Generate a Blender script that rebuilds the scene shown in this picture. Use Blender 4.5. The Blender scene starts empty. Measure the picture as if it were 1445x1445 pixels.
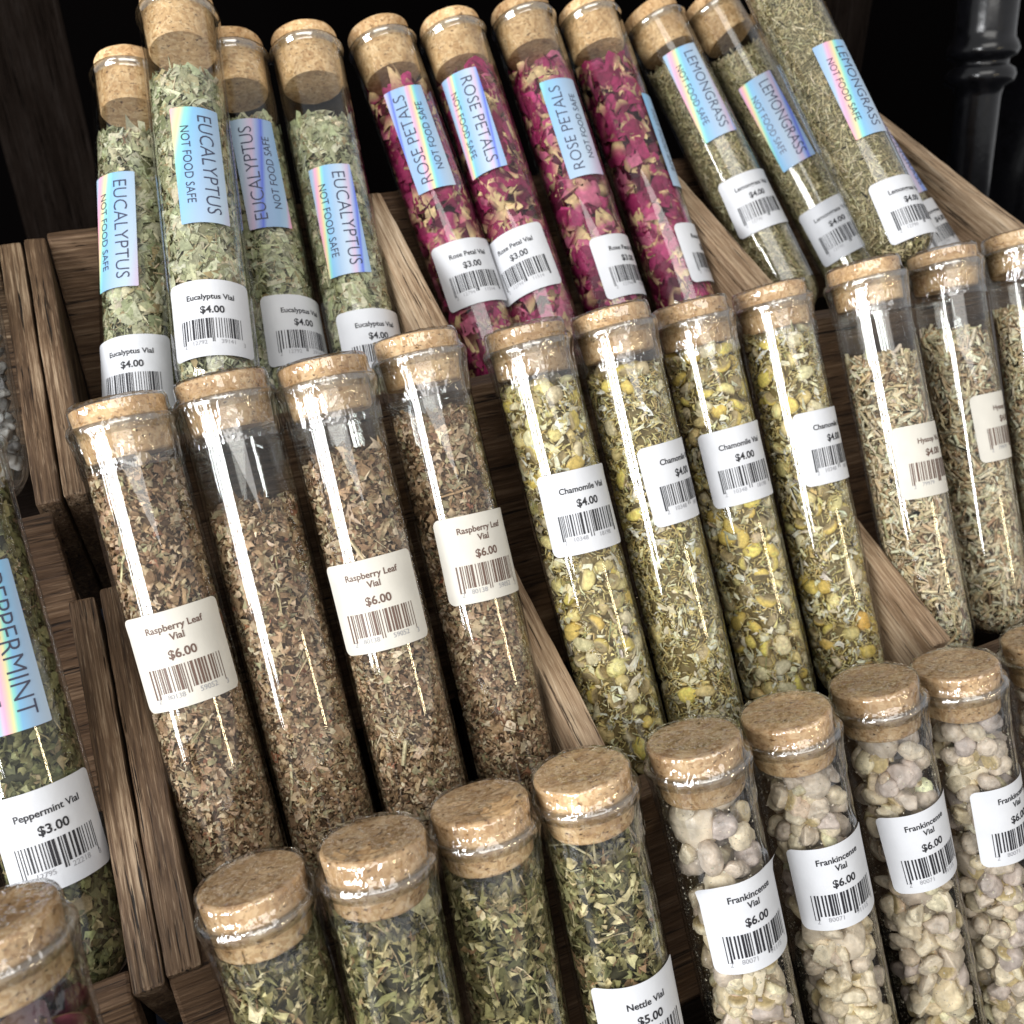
import bpy, bmesh, math, random
import numpy as np
from mathutils import Matrix, Vector

C = bpy.context.scene.collection
S = bpy.context.scene
MM = 0.001
CAM_H = 0.385          # camera height above the table, metres

# ------------------------------------------------------------------ camera
CAM_R = np.array([[0.9060042923794137, -0.4231115124756753, -0.011526933704342357],
                  [-0.22715589515638807, -0.46306671861962334, -0.8567201488248978],
                  [0.35715041857147234, 0.7788105431473057, -0.5156527090948142]])
cd = bpy.data.cameras.new('camera')
cam = bpy.data.objects.new('camera', cd)
C.objects.link(cam)
cd.sensor_width = 36
cd.lens = 36 * 1333.56 / 1445
cd.clip_start = 0.01
cd.clip_end = 30
m = Matrix.Identity(4)
for i in range(3):
    m[i][0], m[i][1], m[i][2] = CAM_R[0][i], -CAM_R[1][i], -CAM_R[2][i]
m.translation = (0, 0, CAM_H)
cam.matrix_world = m
cd.dof.use_dof = True
cd.dof.focus_distance = 0.30
cd.dof.aperture_fstop = 18
S.camera = cam

# ------------------------------------------------------------------ light
w = bpy.data.worlds.new('World')
S.world = w
w.use_nodes = True
w.node_tree.nodes['Background'].inputs[0].default_value = (0.97, 0.98, 1, 1)
w.node_tree.nodes['Background'].inputs[1].default_value = 0.45


def area(name, loc, target, sx, sy, power, col=(1, 1, 1)):
    l = bpy.data.lights.new(name, 'AREA')
    l.shape = 'RECTANGLE'
    l.size, l.size_y, l.energy, l.color = sx, sy, power, col
    o = bpy.data.objects.new(name, l)
    C.objects.link(o)
    o.location = loc
    d = Vector(target) - Vector(loc)
    o.rotation_euler = d.to_track_quat('-Z', 'Y').to_euler()
    return o


TGT = (0.12, 0.27, 0.22)
# daylight window to the left: four panes between glazing bars, heights made up to taper its streaks
WC = Vector((TGT[0] - 1.17, TGT[1] - 0.46, 0))
WX = Vector((-0.366, 0.931, 0))
for off, wd, zlo, zhi in ((-0.29, 0.15, 0.37, 0.86), (-0.075, 0.09, 0.18, 0.84), (0.10, 0.065, 0.28, 0.80), (0.25, 0.055, 0.40, 0.78)):
    area('window_pane_light', WC + WX * off + Vector((0, 0, (zlo + zhi) / 2)), (TGT[0], TGT[1], (zlo + zhi) / 2), wd, zhi - zlo, 33.0 * math.pi * wd * (zhi - zlo), (0.98, 0.99, 1.0))
# soft fill lamp added above and behind the camera for corks and labels
area('soft_fill_light', (-0.15, -0.75, 1.40), TGT, 1.3, 0.9, 12.0, (1.0, 0.97, 0.92))
# small warm bulb to the right
area('bulb_light', (0.66, -0.56, 0.44), TGT, 0.03, 0.14, 0.6, (1.0, 0.82, 0.50))

S.view_settings.view_transform = 'Standard'
S.view_settings.look = 'None'
S.view_settings.exposure = 0.32
S.view_settings.gamma = 1
S.render.engine = 'CYCLES'
S.cycles.max_bounces = 10
S.cycles.transparent_max_bounces = 40
S.cycles.caustics_reflective = False
S.cycles.caustics_refractive = False
S.cycles.use_denoising = True


# ------------------------------------------------------------------ materials
def new_mat(name):
    mt = bpy.data.materials.new(name)
    mt.use_nodes = True
    nt = mt.node_tree
    nt.nodes.clear()
    out = nt.nodes.new('ShaderNodeOutputMaterial')
    return mt, nt, out


def N(nt, typ, **kw):
    n = nt.nodes.new(typ)
    for k, v in kw.items():
        if k.startswith('i_'):
            n.inputs[k[2:].replace('_', ' ')].default_value = v
        else:
            setattr(n, k, v)
    return n


def ramp(nt, stops, interp='LINEAR'):
    r = nt.nodes.new('ShaderNodeValToRGB')
    e = r.color_ramp.elements
    r.color_ramp.interpolation = interp
    while len(e) < len(stops):
        e.new(0.5)
    for el, (p, c) in zip(e, stops):
        el.position = p
        el.color = (*c, 1) if len(c) == 3 else c
    return r


def mat_wood(name, cols, scale=1.0, rough=0.62, spec=0.3):
    mt, nt, out = new_mat(name)
    L = nt.links.new
    tc = N(nt, 'ShaderNodeTexCoord')
    oi = N(nt, 'ShaderNodeObjectInfo')
    add = N(nt, 'ShaderNodeVectorMath', operation='MULTIPLY_ADD')
    L(tc.outputs['Object'], add.inputs[0])
    add.inputs[1].default_value = (1, 1, 1)
    sc = N(nt, 'ShaderNodeVectorMath', operation='SCALE')
    cx = N(nt, 'ShaderNodeCombineXYZ')
    for i in range(3):
        L(oi.outputs['Random'], cx.inputs[i])
    L(cx.outputs[0], sc.inputs[0])
    sc.inputs['Scale'].default_value = 3.7
    L(sc.outputs[0], add.inputs[2])
    mp = N(nt, 'ShaderNodeMapping')
    mp.inputs['Scale'].default_value = (26 * scale, 900 * scale, 900 * scale)
    L(add.outputs[0], mp.inputs[0])
    g = N(nt, 'ShaderNodeTexNoise', i_Scale=1.0, i_Detail=6.0, i_Roughness=0.62, i_Distortion=0.4)
    L(mp.outputs[0], g.inputs['Vector'])
    mp2 = N(nt, 'ShaderNodeMapping')
    mp2.inputs['Scale'].default_value = (16 * scale, 75 * scale, 75 * scale)
    L(add.outputs[0], mp2.inputs[0])
    b = N(nt, 'ShaderNodeTexNoise', i_Scale=1.0, i_Detail=4.0, i_Roughness=0.6)
    L(mp2.outputs[0], b.inputs['Vector'])
    mx = N(nt, 'ShaderNodeMath', operation='MULTIPLY_ADD')
    L(g.outputs['Fac'], mx.inputs[0])
    mx.inputs[1].default_value = 0.75
    sb = N(nt, 'ShaderNodeMath', operation='MULTIPLY')
    L(b.outputs['Fac'], sb.inputs[0])
    sb.inputs[1].default_value = 0.55
    L(sb.outputs[0], mx.inputs[2])
    r = ramp(nt, [(0.40, cols[0]), (0.56, cols[1]), (0.70, cols[2]), (0.84, cols[3])])
    L(mx.outputs[0], r.inputs[0])
    # pale scratches along the grain
    mp3 = N(nt, 'ShaderNodeMapping')
    mp3.inputs['Scale'].default_value = (110 * scale, 2400 * scale, 2400 * scale)
    L(add.outputs[0], mp3.inputs[0])
    s3 = N(nt, 'ShaderNodeTexNoise', i_Scale=1.0, i_Detail=2.0)
    L(mp3.outputs[0], s3.inputs['Vector'])
    r3 = ramp(nt, [(0.59, (0, 0, 0)), (0.72, (1, 1, 1))])
    L(s3.outputs['Fac'], r3.inputs[0])
    mb = N(nt, 'ShaderNodeMath', operation='MULTIPLY')
    L(r3.outputs[0], mb.inputs[0])
    L(b.outputs['Fac'], mb.inputs[1])
    mix = N(nt, 'ShaderNodeMixRGB', blend_type='MIX')
    L(mb.outputs[0], mix.inputs[0])
    L(r.outputs[0], mix.inputs[1])
    mix.inputs[2].default_value = (*cols[3], 1)
    # dark cracks along the grain
    mp4 = N(nt, 'ShaderNodeMapping')
    mp4.inputs['Scale'].default_value = (22 * scale, 620 * scale, 620 * scale)
    mp4.inputs['Location'].default_value = (3.1, 1.7, 5.3)
    L(add.outputs[0], mp4.inputs[0])
    s4 = N(nt, 'ShaderNodeTexNoise', i_Scale=1.0, i_Detail=3.0, i_Roughness=0.7)
    L(mp4.outputs[0], s4.inputs['Vector'])
    r4 = ramp(nt, [(0.345, (0, 0, 0)), (0.40, (1, 1, 1))])
    L(s4.outputs['Fac'], r4.inputs[0])
    crk = N(nt, 'ShaderNodeMixRGB', blend_type='MIX')
    L(r4.outputs[0], crk.inputs[0])
    crk.inputs[1].default_value = (*[c * 0.6 for c in cols[0]], 1)
    L(mix.outputs[0], crk.inputs[2])
    mix = crk
    p = N(nt, 'ShaderNodeBsdfPrincipled', i_Roughness=rough)
    p.inputs['Specular IOR Level'].default_value = spec
    L(mix.outputs[0], p.inputs['Base Color'])
    bp = N(nt, 'ShaderNodeBump', i_Strength=0.8, i_Distance=0.0010)
    hs = N(nt, 'ShaderNodeMath', operation='ADD')
    L(g.outputs['Fac'], hs.inputs[0])
    L(r4.outputs[0], hs.inputs[1])
    L(hs.outputs[0], bp.inputs['Height'])
    L(bp.outputs[0], p.inputs['Normal'])
    L(p.outputs[0], out.inputs[0])
    return mt


def mat_cork():
    mt, nt, out = new_mat('cork')
    L = nt.links.new
    tc = N(nt, 'ShaderNodeTexCoord')
    oi = N(nt, 'ShaderNodeObjectInfo')
    add = N(nt, 'ShaderNodeVectorMath', operation='ADD')
    L(tc.outputs['Object'], add.inputs[0])
    L(oi.outputs['Random'], add.inputs[1])
    v = N(nt, 'ShaderNodeTexVoronoi', i_Scale=820.0, i_Randomness=1.0)
    nz = N(nt, 'ShaderNodeTexNoise', i_Scale=160.0, i_Detail=5.0, i_Roughness=0.65)
    dist = N(nt, 'ShaderNodeVectorMath', operation='MULTIPLY_ADD')
    L(add.outputs[0], nz.inputs['Vector'])
    L(nz.outputs['Color'], dist.inputs[0])
    dist.inputs[1].default_value = (0.006, 0.006, 0.006)
    L(add.outputs[0], dist.inputs[2])
    L(dist.outputs[0], v.inputs['Vector'])
    sep = N(nt, 'ShaderNodeSeparateColor')
    L(v.outputs['Color'], sep.inputs[0])
    mixf = N(nt, 'ShaderNodeMath', operation='MULTIPLY_ADD')
    L(sep.outputs[0], mixf.inputs[0])
    mixf.inputs[1].default_value = 0.55
    hm = N(nt, 'ShaderNodeMath', operation='MULTIPLY')
    L(nz.outputs['Fac'], hm.inputs[0])
    hm.inputs[1].default_value = 0.55
    L(hm.outputs[0], mixf.inputs[2])
    r = ramp(nt, [(0.15, (0.36, 0.20, 0.088)), (0.36, (0.57, 0.355, 0.172)), (0.60, (0.69, 0.46, 0.24)), (0.92, (0.82, 0.61, 0.37))])
    L(mixf.outputs[0], r.inputs[0])
    pit = N(nt, 'ShaderNodeTexNoise', i_Scale=460.0, i_Detail=3.0, i_Roughness=0.7)
    pm = N(nt, 'ShaderNodeMapping')
    pm.inputs['Scale'].default_value = (1, 1, 2.2)
    L(add.outputs[0], pm.inputs[0])
    L(pm.outputs[0], pit.inputs['Vector'])
    pr = ramp(nt, [(0.29, (0.0, 0.0, 0.0)), (0.40, (1, 1, 1))])
    L(pit.outputs['Fac'], pr.inputs[0])
    mul = N(nt, 'ShaderNodeMixRGB', blend_type='MIX')
    L(pr.outputs[0], mul.inputs[0])
    mul.inputs[1].default_value = (0.13, 0.06, 0.025, 1)
    L(r.outputs[0], mul.inputs[2])
    big = N(nt, 'ShaderNodeTexNoise', i_Scale=75.0, i_Detail=3.0)
    L(add.outputs[0], big.inputs['Vector'])
    br = ramp(nt, [(0.35, (0.74, 0.70, 0.66)), (0.65, (1.12, 1.12, 1.12))])
    L(big.outputs['Fac'], br.inputs[0])
    tone = N(nt, 'ShaderNodeMapRange')
    tone.inputs['To Min'].default_value = 0.76
    tone.inputs['To Max'].default_value = 1.12
    L(oi.outputs['Random'], tone.inputs['Value'])
    m2 = N(nt, 'ShaderNodeMixRGB', blend_type='MULTIPLY')
    m2.inputs[0].default_value = 1
    L(mul.outputs[0], m2.inputs[1])
    L(br.outputs[0], m2.inputs[2])
    mul = N(nt, 'ShaderNodeVectorMath', operation='SCALE')
    L(m2.outputs[0], mul.inputs[0])
    L(tone.outputs[0], mul.inputs['Scale'])
    p = N(nt, 'ShaderNodeBsdfPrincipled', i_Roughness=0.78)
    p.inputs['Specular IOR Level'].default_value = 0.25
    L(mul.outputs[0], p.inputs['Base Color'])
    bp = N(nt, 'ShaderNodeBump', i_Strength=0.7, i_Distance=0.0006)
    sm = N(nt, 'ShaderNodeMath', operation='ADD')
    L(pr.outputs[0], sm.inputs[0])
    L(mixf.outputs[0], sm.inputs[1])
    L(sm.outputs[0], bp.inputs['Height'])
    L(bp.outputs[0], p.inputs['Normal'])
    L(p.outputs[0], out.inputs[0])
    return mt


def mat_clear(name, f0, rough, bump_scale, bump_strength, bump_dist, tint=(0.975, 0.98, 0.972), power=5.0, detail=1.0):
    """thin clear wall: light passes straight through, mirror share rises towards grazing angles (Schlick)"""
    mt, nt, out = new_mat(name)
    L = nt.links.new
    tc = N(nt, 'ShaderNodeTexCoord')
    mp = N(nt, 'ShaderNodeMapping')
    mp.inputs['Scale'].default_value = bump_scale
    L(tc.outputs['Object'], mp.inputs[0])
    nz = N(nt, 'ShaderNodeTexNoise', i_Scale=1.0, i_Detail=detail, i_Roughness=0.5)
    L(mp.outputs[0], nz.inputs['Vector'])
    bp = N(nt, 'ShaderNodeBump', i_Strength=bump_strength, i_Distance=bump_dist)
    L(nz.outputs['Fac'], bp.inputs['Height'])
    lw = N(nt, 'ShaderNodeLayerWeight', i_Blend=0.5)
    pw = N(nt, 'ShaderNodeMath', operation='POWER')
    L(lw.outputs['Facing'], pw.inputs[0])
    pw.inputs[1].default_value = power
    ma = N(nt, 'ShaderNodeMath', operation='MULTIPLY_ADD')
    L(pw.outputs[0], ma.inputs[0])
    ma.inputs[1].default_value = 1 - f0
    ma.inputs[2].default_value = f0
    tr = N(nt, 'ShaderNodeBsdfTransparent')
    tr.inputs[0].default_value = (*tint, 1)
    gl = N(nt, 'ShaderNodeBsdfGlossy', i_Roughness=rough)
    L(bp.outputs[0], gl.inputs['Normal'])
    mx = N(nt, 'ShaderNodeMixShader')
    L(ma.outputs[0], mx.inputs[0])
    L(tr.outputs[0], mx.inputs[1])
    L(gl.outputs[0], mx.inputs[2])
    L(mx.outputs[0], out.inputs[0])
    return mt


def mat_plain(name, col, rough=0.6, spec=0.4, metal=0.0, noise=0.0, nscale=200.0, bump=0.35):
    mt, nt, out = new_mat(name)
    p = N(nt, 'ShaderNodeBsdfPrincipled', i_Roughness=rough, i_Metallic=metal)
    p.inputs['Specular IOR Level'].default_value = spec
    p.inputs['Base Color'].default_value = (*col, 1)
    if noise:
        tc = N(nt, 'ShaderNodeTexCoord')
        nz = N(nt, 'ShaderNodeTexNoise', i_Scale=nscale, i_Detail=4.0)
        nt.links.new(tc.outputs['Object'], nz.inputs['Vector'])
        r = ramp(nt, [(0.3, tuple(c * (1 - noise) for c in col)), (0.7, tuple(min(1, c * (1 + noise)) for c in col))])
        nt.links.new(nz.outputs['Fac'], r.inputs[0])
        nt.links.new(r.outputs[0], p.inputs['Base Color'])
        bp = N(nt, 'ShaderNodeBump', i_Strength=bump, i_Distance=0.0008)
        nt.links.new(nz.outputs['Fac'], bp.inputs['Height'])
        nt.links.new(bp.outputs[0], p.inputs['Normal'])
    nt.links.new(p.outputs[0], out.inputs[0])
    return mt


def mat_vcol(name, rough=0.75, spec=0.25, sss=0.0, bump=0.0, bscale=900.0, transl=0.0, lo=0.72, hi=1.16, bdist=0.0006):
    mt, nt, out = new_mat(name)
    L = nt.links.new
    at = N(nt, 'ShaderNodeAttribute', attribute_name='Col')
    p = N(nt, 'ShaderNodeBsdfPrincipled', i_Roughness=rough)
    p.inputs['Specular IOR Level'].default_value = spec
    tc = N(nt, 'ShaderNodeTexCoord')
    nz = N(nt, 'ShaderNodeTexNoise', i_Scale=bscale, i_Detail=3.0)
    L(tc.outputs['Object'], nz.inputs['Vector'])
    r = ramp(nt, [(0.3, (lo, lo, lo)), (0.7, (hi, hi, hi))])
    L(nz.outputs['Fac'], r.inputs[0])
    mx = N(nt, 'ShaderNodeMixRGB', blend_type='MULTIPLY')
    mx.inputs[0].default_value = 1
    L(at.outputs['Color'], mx.inputs[1])
    L(r.outputs[0], mx.inputs[2])
    L(mx.outputs[0], p.inputs['Base Color'])
    if sss:
        p.inputs['Subsurface Weight'].default_value = sss
        p.inputs['Subsurface Radius'].default_value = (1, 0.94, 0.82)
        p.inputs['Subsurface Scale'].default_value = 0.0028
    if bump:
        bp = N(nt, 'ShaderNodeBump', i_Strength=bump, i_Distance=bdist)
        L(nz.outputs['Fac'], bp.inputs['Height'])
        L(bp.outputs[0], p.inputs['Normal'])
    if transl:
        td = N(nt, 'ShaderNodeBsdfTranslucent')
        L(mx.outputs[0], td.inputs[0])
        ms = N(nt, 'ShaderNodeMixShader')
        ms.inputs[0].default_value = transl
        L(p.outputs[0], ms.inputs[1])
        L(td.outputs[0], ms.inputs[2])
        L(ms.outputs[0], out.inputs[0])
    else:
        L(p.outputs[0], out.inputs[0])
    return mt


def mat_foil():
    """holographic foil: pale periwinkle with narrow rainbow bands running along the sticker"""
    mt, nt, out = new_mat('holographic_foil')
    L = nt.links.new
    uv = N(nt, 'ShaderNodeUVMap')
    sp = N(nt, 'ShaderNodeSeparateXYZ')
    L(uv.outputs[0], sp.inputs[0])
    a = N(nt, 'ShaderNodeMath', operation='MULTIPLY_ADD')
    L(sp.outputs[1], a.inputs[0])
    a.inputs[1].default_value = -0.20
    L(sp.outputs[0], a.inputs[2])
    fr = N(nt, 'ShaderNodeMath', operation='FRACT')
    L(a.outputs[0], fr.inputs[0])
    r = ramp(nt, [(0.0, (0.25, 0.38, 0.55)), (0.09, (0.33, 0.45, 0.58)), (0.150, (0.70, 0.33, 0.46)), (0.195, (0.70, 0.45, 0.36)),  # the foil's iridescent reflections, painted as fixed colour bands
                  (0.225, (0.62, 0.58, 0.30)), (0.26, (0.24, 0.58, 0.50)), (0.31, (0.20, 0.41, 0.62)), (0.44, (0.29, 0.41, 0.56)),
                  (0.60, (0.40, 0.49, 0.59)), (0.71, (0.50, 0.40, 0.53)), (0.76, (0.31, 0.38, 0.60)), (0.82, (0.11, 0.16, 0.58)), (0.86, (0.27, 0.38, 0.57)),
                  (1.0, (0.25, 0.38, 0.55))])
    L(fr.outputs[0], r.inputs[0])
    p = N(nt, 'ShaderNodeBsdfPrincipled', i_Roughness=0.5, i_Metallic=0.0)
    p.inputs['Specular IOR Level'].default_value = 0.2
    L(r.outputs[0], p.inputs['Base Color'])
    L(p.outputs[0], out.inputs[0])
    return mt


M_WOOD = mat_wood('weathered_wood', [(0.015, 0.008, 0.004), (0.058, 0.032, 0.016), (0.132, 0.080, 0.044), (0.37, 0.27, 0.175)])
M_WOOD_SHADED = mat_wood('shaded_brown_wood', [(0.022, 0.011, 0.006), (0.065, 0.035, 0.018), (0.125, 0.073, 0.040), (0.24, 0.16, 0.10)])  # cross boards behind the vials: their shadow is put into the wood tone
M_WOOD_PALE = mat_wood('pale_wood', [(0.075, 0.043, 0.023), (0.235, 0.150, 0.086), (0.41, 0.295, 0.188), (0.62, 0.495, 0.355)])
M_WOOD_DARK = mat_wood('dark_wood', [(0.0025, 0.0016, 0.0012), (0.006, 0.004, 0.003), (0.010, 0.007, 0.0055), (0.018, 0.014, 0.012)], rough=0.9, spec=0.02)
M_CORK = mat_cork()
M_GLASS = mat_clear('clear_glass', 0.046, 0.012, (140, 140, 2.5), 0.035, 0.0004, power=4.0)
M_RIM = mat_clear('glass_rim', 0.20, 0.06, (150, 150, 150), 0.1, 0.0004, (0.90, 0.91, 0.89), 2.2)
M_FILM = mat_clear('shrink_film', 0.12, 0.07, (230, 230, 120), 1.0, 0.0022, (0.98, 0.98, 0.98), 3.0, 2.5)
M_PAPER = mat_plain('white_label_paper', (0.565, 0.575, 0.60), 0.45, 0.35, noise=0.03, nscale=130, bump=0.25)
M_PAPER_CREAM = mat_plain('cream_label_paper', (0.575, 0.55, 0.49), 0.45, 0.35, noise=0.05, nscale=110, bump=0.25)
M_INK = mat_plain('black_ink', (0.018, 0.018, 0.022), 0.5)
M_INK_BROWN = mat_plain('faded_brown_ink', (0.12, 0.072, 0.055), 0.5)
M_INK_GREY = mat_plain('grey_ink', (0.27, 0.27, 0.29), 0.5)
M_FOIL = mat_foil()
M_FOIL_INK = mat_plain('foil_ink', (0.045, 0.05, 0.085), 0.4)
M_LEAF = mat_vcol('dried_leaf', 0.7, 0.25, transl=0.12)
M_PETAL = mat_vcol('dried_petal', 0.6, 0.25, transl=0.2, bscale=500)
M_CRUMB = mat_vcol('herb_crumb', 0.85, 0.15)
M_RESIN = mat_vcol('resin', 0.45, 0.45, sss=0.34, bump=1.0, bscale=1000, lo=0.66, hi=1.22, bdist=0.0012)
M_BLACK = mat_plain('black_gloss_iron', (0.004, 0.004, 0.005), 0.2, 0.5, noise=0.5, nscale=230, bump=0.16)
M_TABLE = mat_plain('dark_tabletop', (0.010, 0.012, 0.018), 0.35, 0.4)
M_WALL = mat_plain('dark_wall', (0.0022, 0.0018, 0.0018), 0.9, 0.0)


# ------------------------------------------------------------------ mesh helpers
def link(name, me, parent=None):
    o = bpy.data.objects.new(name, me)
    C.objects.link(o)
    if parent is not None:
        o.parent = parent
    return o


def mesh_np(name, V, F, mats, cols=None, smooth=False, mat_idx=None, uv=None):
    """V (n,3) in mm; F list of index arrays each (k, 3|4); coordinates are stored in metres"""
    me = bpy.data.meshes.new(name)
    V = np.asarray(V, np.float32) * MM
    F = [np.asarray(f, np.int32) for f in F if len(f)]
    nl = sum(f.size for f in F)
    npoly = sum(len(f) for f in F)
    me.vertices.add(len(V))
    me.vertices.foreach_set('co', V.ravel())
    me.loops.add(nl)
    me.polygons.add(npoly)
    li = np.concatenate([f.ravel() for f in F])
    me.loops.foreach_set('vertex_index', li)
    tot = np.concatenate([np.full(len(f), f.shape[1], np.int32) for f in F])
    st = np.concatenate([[0], np.cumsum(tot)[:-1]]).astype(np.int32)
    me.polygons.foreach_set('loop_start', st)
    me.polygons.foreach_set('loop_total', tot)
    if mat_idx is not None:
        me.polygons.foreach_set('material_index', np.asarray(mat_idx, np.int32))
    me.polygons.foreach_set('use_smooth', np.full(npoly, smooth, bool))
    if uv is not None:
        ul = me.uv_layers.new(name='UVMap')
        ul.data.foreach_set('uv', np.asarray(uv, np.float32)[li].ravel())
    me.update(calc_edges=True)
    if cols is not None:
        ca = me.color_attributes.new('Col', 'FLOAT_COLOR', 'POINT')
        c4 = np.ones((len(V), 4), np.float32)
        c4[:, :3] = cols
        ca.data.foreach_set('color', c4.ravel())
    for mt in mats:
        me.materials.append(mt)
    me.validate()
    return me


def lathe(profile, n=48, closed_top=False, closed_bot=False):
    """profile list of (r, z); returns V, F"""
    V, quads, tris = [], [], []
    th = np.linspace(0, 2 * math.pi, n, endpoint=False)
    for r, z in profile:
        V.append(np.stack([r * np.cos(th), r * np.sin(th), np.full(n, z)], 1))
    V = np.concatenate(V)
    i = np.arange(n)
    j = (i + 1) % n
    for k in range(len(profile) - 1):
        a = k * n
        quads.append(np.stack([a + i, a + j, a + n + j, a + n + i], 1))
    F = [np.concatenate(quads)]
    if closed_bot:
        V = np.concatenate([V, [[0, 0, profile[0][1]]]])
        tris.append(np.stack([np.full(n, len(V) - 1), j, i], 1))
    if closed_top:
        V = np.concatenate([V, [[0, 0, profile[-1][1]]]])
        b = (len(profile) - 1) * n
        tris.append(np.stack([np.full(n, len(V) - 1), b + i, b + j], 1))
    if tris:
        F.append(np.concatenate(tris))
    return V, F


def wob(P, seed, freq, octaves=3):
    """smooth pseudo noise in about -1..1 from sums of sines"""
    r = np.random.RandomState(seed)
    out = np.zeros(len(P))
    amp = 1.0
    f = freq
    for _ in range(octaves):
        for _ in range(4):
            d = r.randn(3)
            d /= np.linalg.norm(d)
            out += amp * np.sin(P @ d * f + r.rand() * 6.28) / 4
        amp *= 0.5
        f *= 2.1
    return out


def plank(name, p0, p1, thick, height, mat, parent, seed=0, up=(0, 0, 1), bevel=1.2):
    """a board: top edge centre runs p0 -> p1 (mm, camera-origin frame), local X along the grain"""
    p0, p1 = np.array(p0, float), np.array(p1, float)
    L = np.linalg.norm(p1 - p0)
    x = (p1 - p0) / L
    u = np.array(up, float)
    y = np.cross(u, x)
    y /= np.linalg.norm(y)
    z = np.cross(x, y)
    bm = bmesh.new()
    bmesh.ops.create_cube(bm, size=1)
    for v in bm.verts:
        v.co = Vector(((v.co.x) * L * MM, v.co.y * thick * MM, (v.co.z - 0.5) * height * MM))
    bmesh.ops.bevel(bm, geom=list(bm.edges), offset=bevel * MM, segments=2, profile=0.6, affect='EDGES')
    es = [e for e in bm.edges if abs((e.verts[0].co - e.verts[1].co).normalized().x) > 0.95 and e.calc_length() > 0.5 * L * MM]
    bmesh.ops.subdivide_edges(bm, edges=es, cuts=max(6, int(L / 7)), use_grid_fill=True)
    rr = np.random.RandomState(seed + 11)
    ph = rr.rand(6) * 6.28
    for v in bm.verts:
        t = v.co.x / MM
        s = 1 if v.co.y > 0 else -1
        if v.co.z > -0.3 * height * MM:
            v.co.y += (0.12 * math.sin(t * 0.11 + ph[0]) + 0.09 * math.sin(t * 0.31 + ph[1] + s)) * MM
            v.co.z += (0.16 * math.sin(t * 0.07 + ph[2]) + 0.12 * math.sin(t * 0.37 + ph[3] + 2 * s)) * MM
    me = bpy.data.meshes.new(name)
    bm.to_mesh(me)
    bm.free()
    me.materials.append(mat)
    for pl in me.polygons:
        pl.use_smooth = False
    o = link(name, me, parent)
    c = (p0 + p1) / 2 * MM
    mw = Matrix.Identity(4)
    for i in range(3):
        mw[i][0], mw[i][1], mw[i][2] = x[i], y[i], z[i]
    mw.translation = (c[0], c[1], c[2] + CAM_H)
    o.matrix_basis = mw
    return o


def tag(o, label, cat, group=None, kind=None):
    if label:
        o['label'] = label
    if cat:
        o['category'] = cat
    if group:
        o['group'] = group
    if kind:
        o['kind'] = kind


# ------------------------------------------------------------------ setting
def box_mesh(name, lo, hi, mat, parent=None):
    lo, hi = np.array(lo, float), np.array(hi, float)
    V = np.array([[x, y, z] for x in (lo[0], hi[0]) for y in (lo[1], hi[1]) for z in (lo[2], hi[2])])
    F = [np.array([[0, 1, 3, 2], [4, 6, 7, 5], [0, 4, 5, 1], [2, 3, 7, 6], [0, 2, 6, 4], [1, 5, 7, 3]])]
    return link(name, mesh_np(name, V, F, [mat]), parent)


o = box_mesh('tabletop', (-900, -500, -40), (1500, 1290, 0), M_TABLE)
tag(o, 'dark polished tabletop under the wooden herb rack', 'tabletop', kind='structure')
o = box_mesh('wall', (-1800, 1300, -700), (2600, 1340, 2000), M_WALL)
tag(o, 'near black wall behind the shelf of vials', 'wall', kind='structure')

# dark posts of the shelf behind
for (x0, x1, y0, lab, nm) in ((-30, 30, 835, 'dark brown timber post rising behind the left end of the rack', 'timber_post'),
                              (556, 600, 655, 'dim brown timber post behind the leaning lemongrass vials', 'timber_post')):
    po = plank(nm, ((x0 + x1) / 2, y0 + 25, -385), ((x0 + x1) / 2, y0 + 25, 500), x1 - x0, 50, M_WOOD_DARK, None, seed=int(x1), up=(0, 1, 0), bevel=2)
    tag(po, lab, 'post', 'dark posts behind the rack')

ves = bpy.data.objects.new('black_vase', None)
C.objects.link(ves)
ves.location = (0.955, 0.70, 0.0)
tag(ves, 'glossy black vase cut by the right edge of the photo, behind the iron stand', 'vase')
# black turned iron stand at the right
root = bpy.data.objects.new('iron_stand', None)
C.objects.link(root)
root.location = (0.585, 0.460, 0.0)
root.rotation_euler = (math.radians(-9.0), math.radians(1.0), 0)
tag(root, 'black glossy iron stand with ringed pole behind the right end of the rack', 'stand')
prof = [(15.0, 8), (15.0, 294), (16.5, 300), (22.0, 303), (23.0, 307), (22.0, 311), (18, 313.5), (17.5, 315), (18, 317), (22, 319),
        (23.5, 323), (22, 327), (20.0, 330), (19.5, 334), (19.5, 620)]
V, F = lathe(prof, 48, True, True)
link('pole', mesh_np('pole', V, F, [M_BLACK], smooth=True), root)
V, F = lathe([(118, 1), (120, 4), (118, 9), (90, 13), (40, 17), (19, 24)], 64, True, True)
link('base_plate', mesh_np('base_plate', V, F, [M_BLACK], smooth=True), root)

V, F = lathe([(45, 0.5), (52, 3), (62, 40), (82, 110), (92, 170), (88, 220), (66, 262), (48, 285), (46, 300), (54, 312)], 64, False, True)
link('vessel', mesh_np('vessel', V, F, [M_BLACK], smooth=True), ves)

# ------------------------------------------------------------------ wooden racks
rack = bpy.data.objects.new('display_rack', None)
C.objects.link(rack)
rack.location = (0.20, 0.25, 0)
tag(rack, 'stepped brown wooden display rack with slanted dividers holding three rows of vials', 'display rack')


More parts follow.
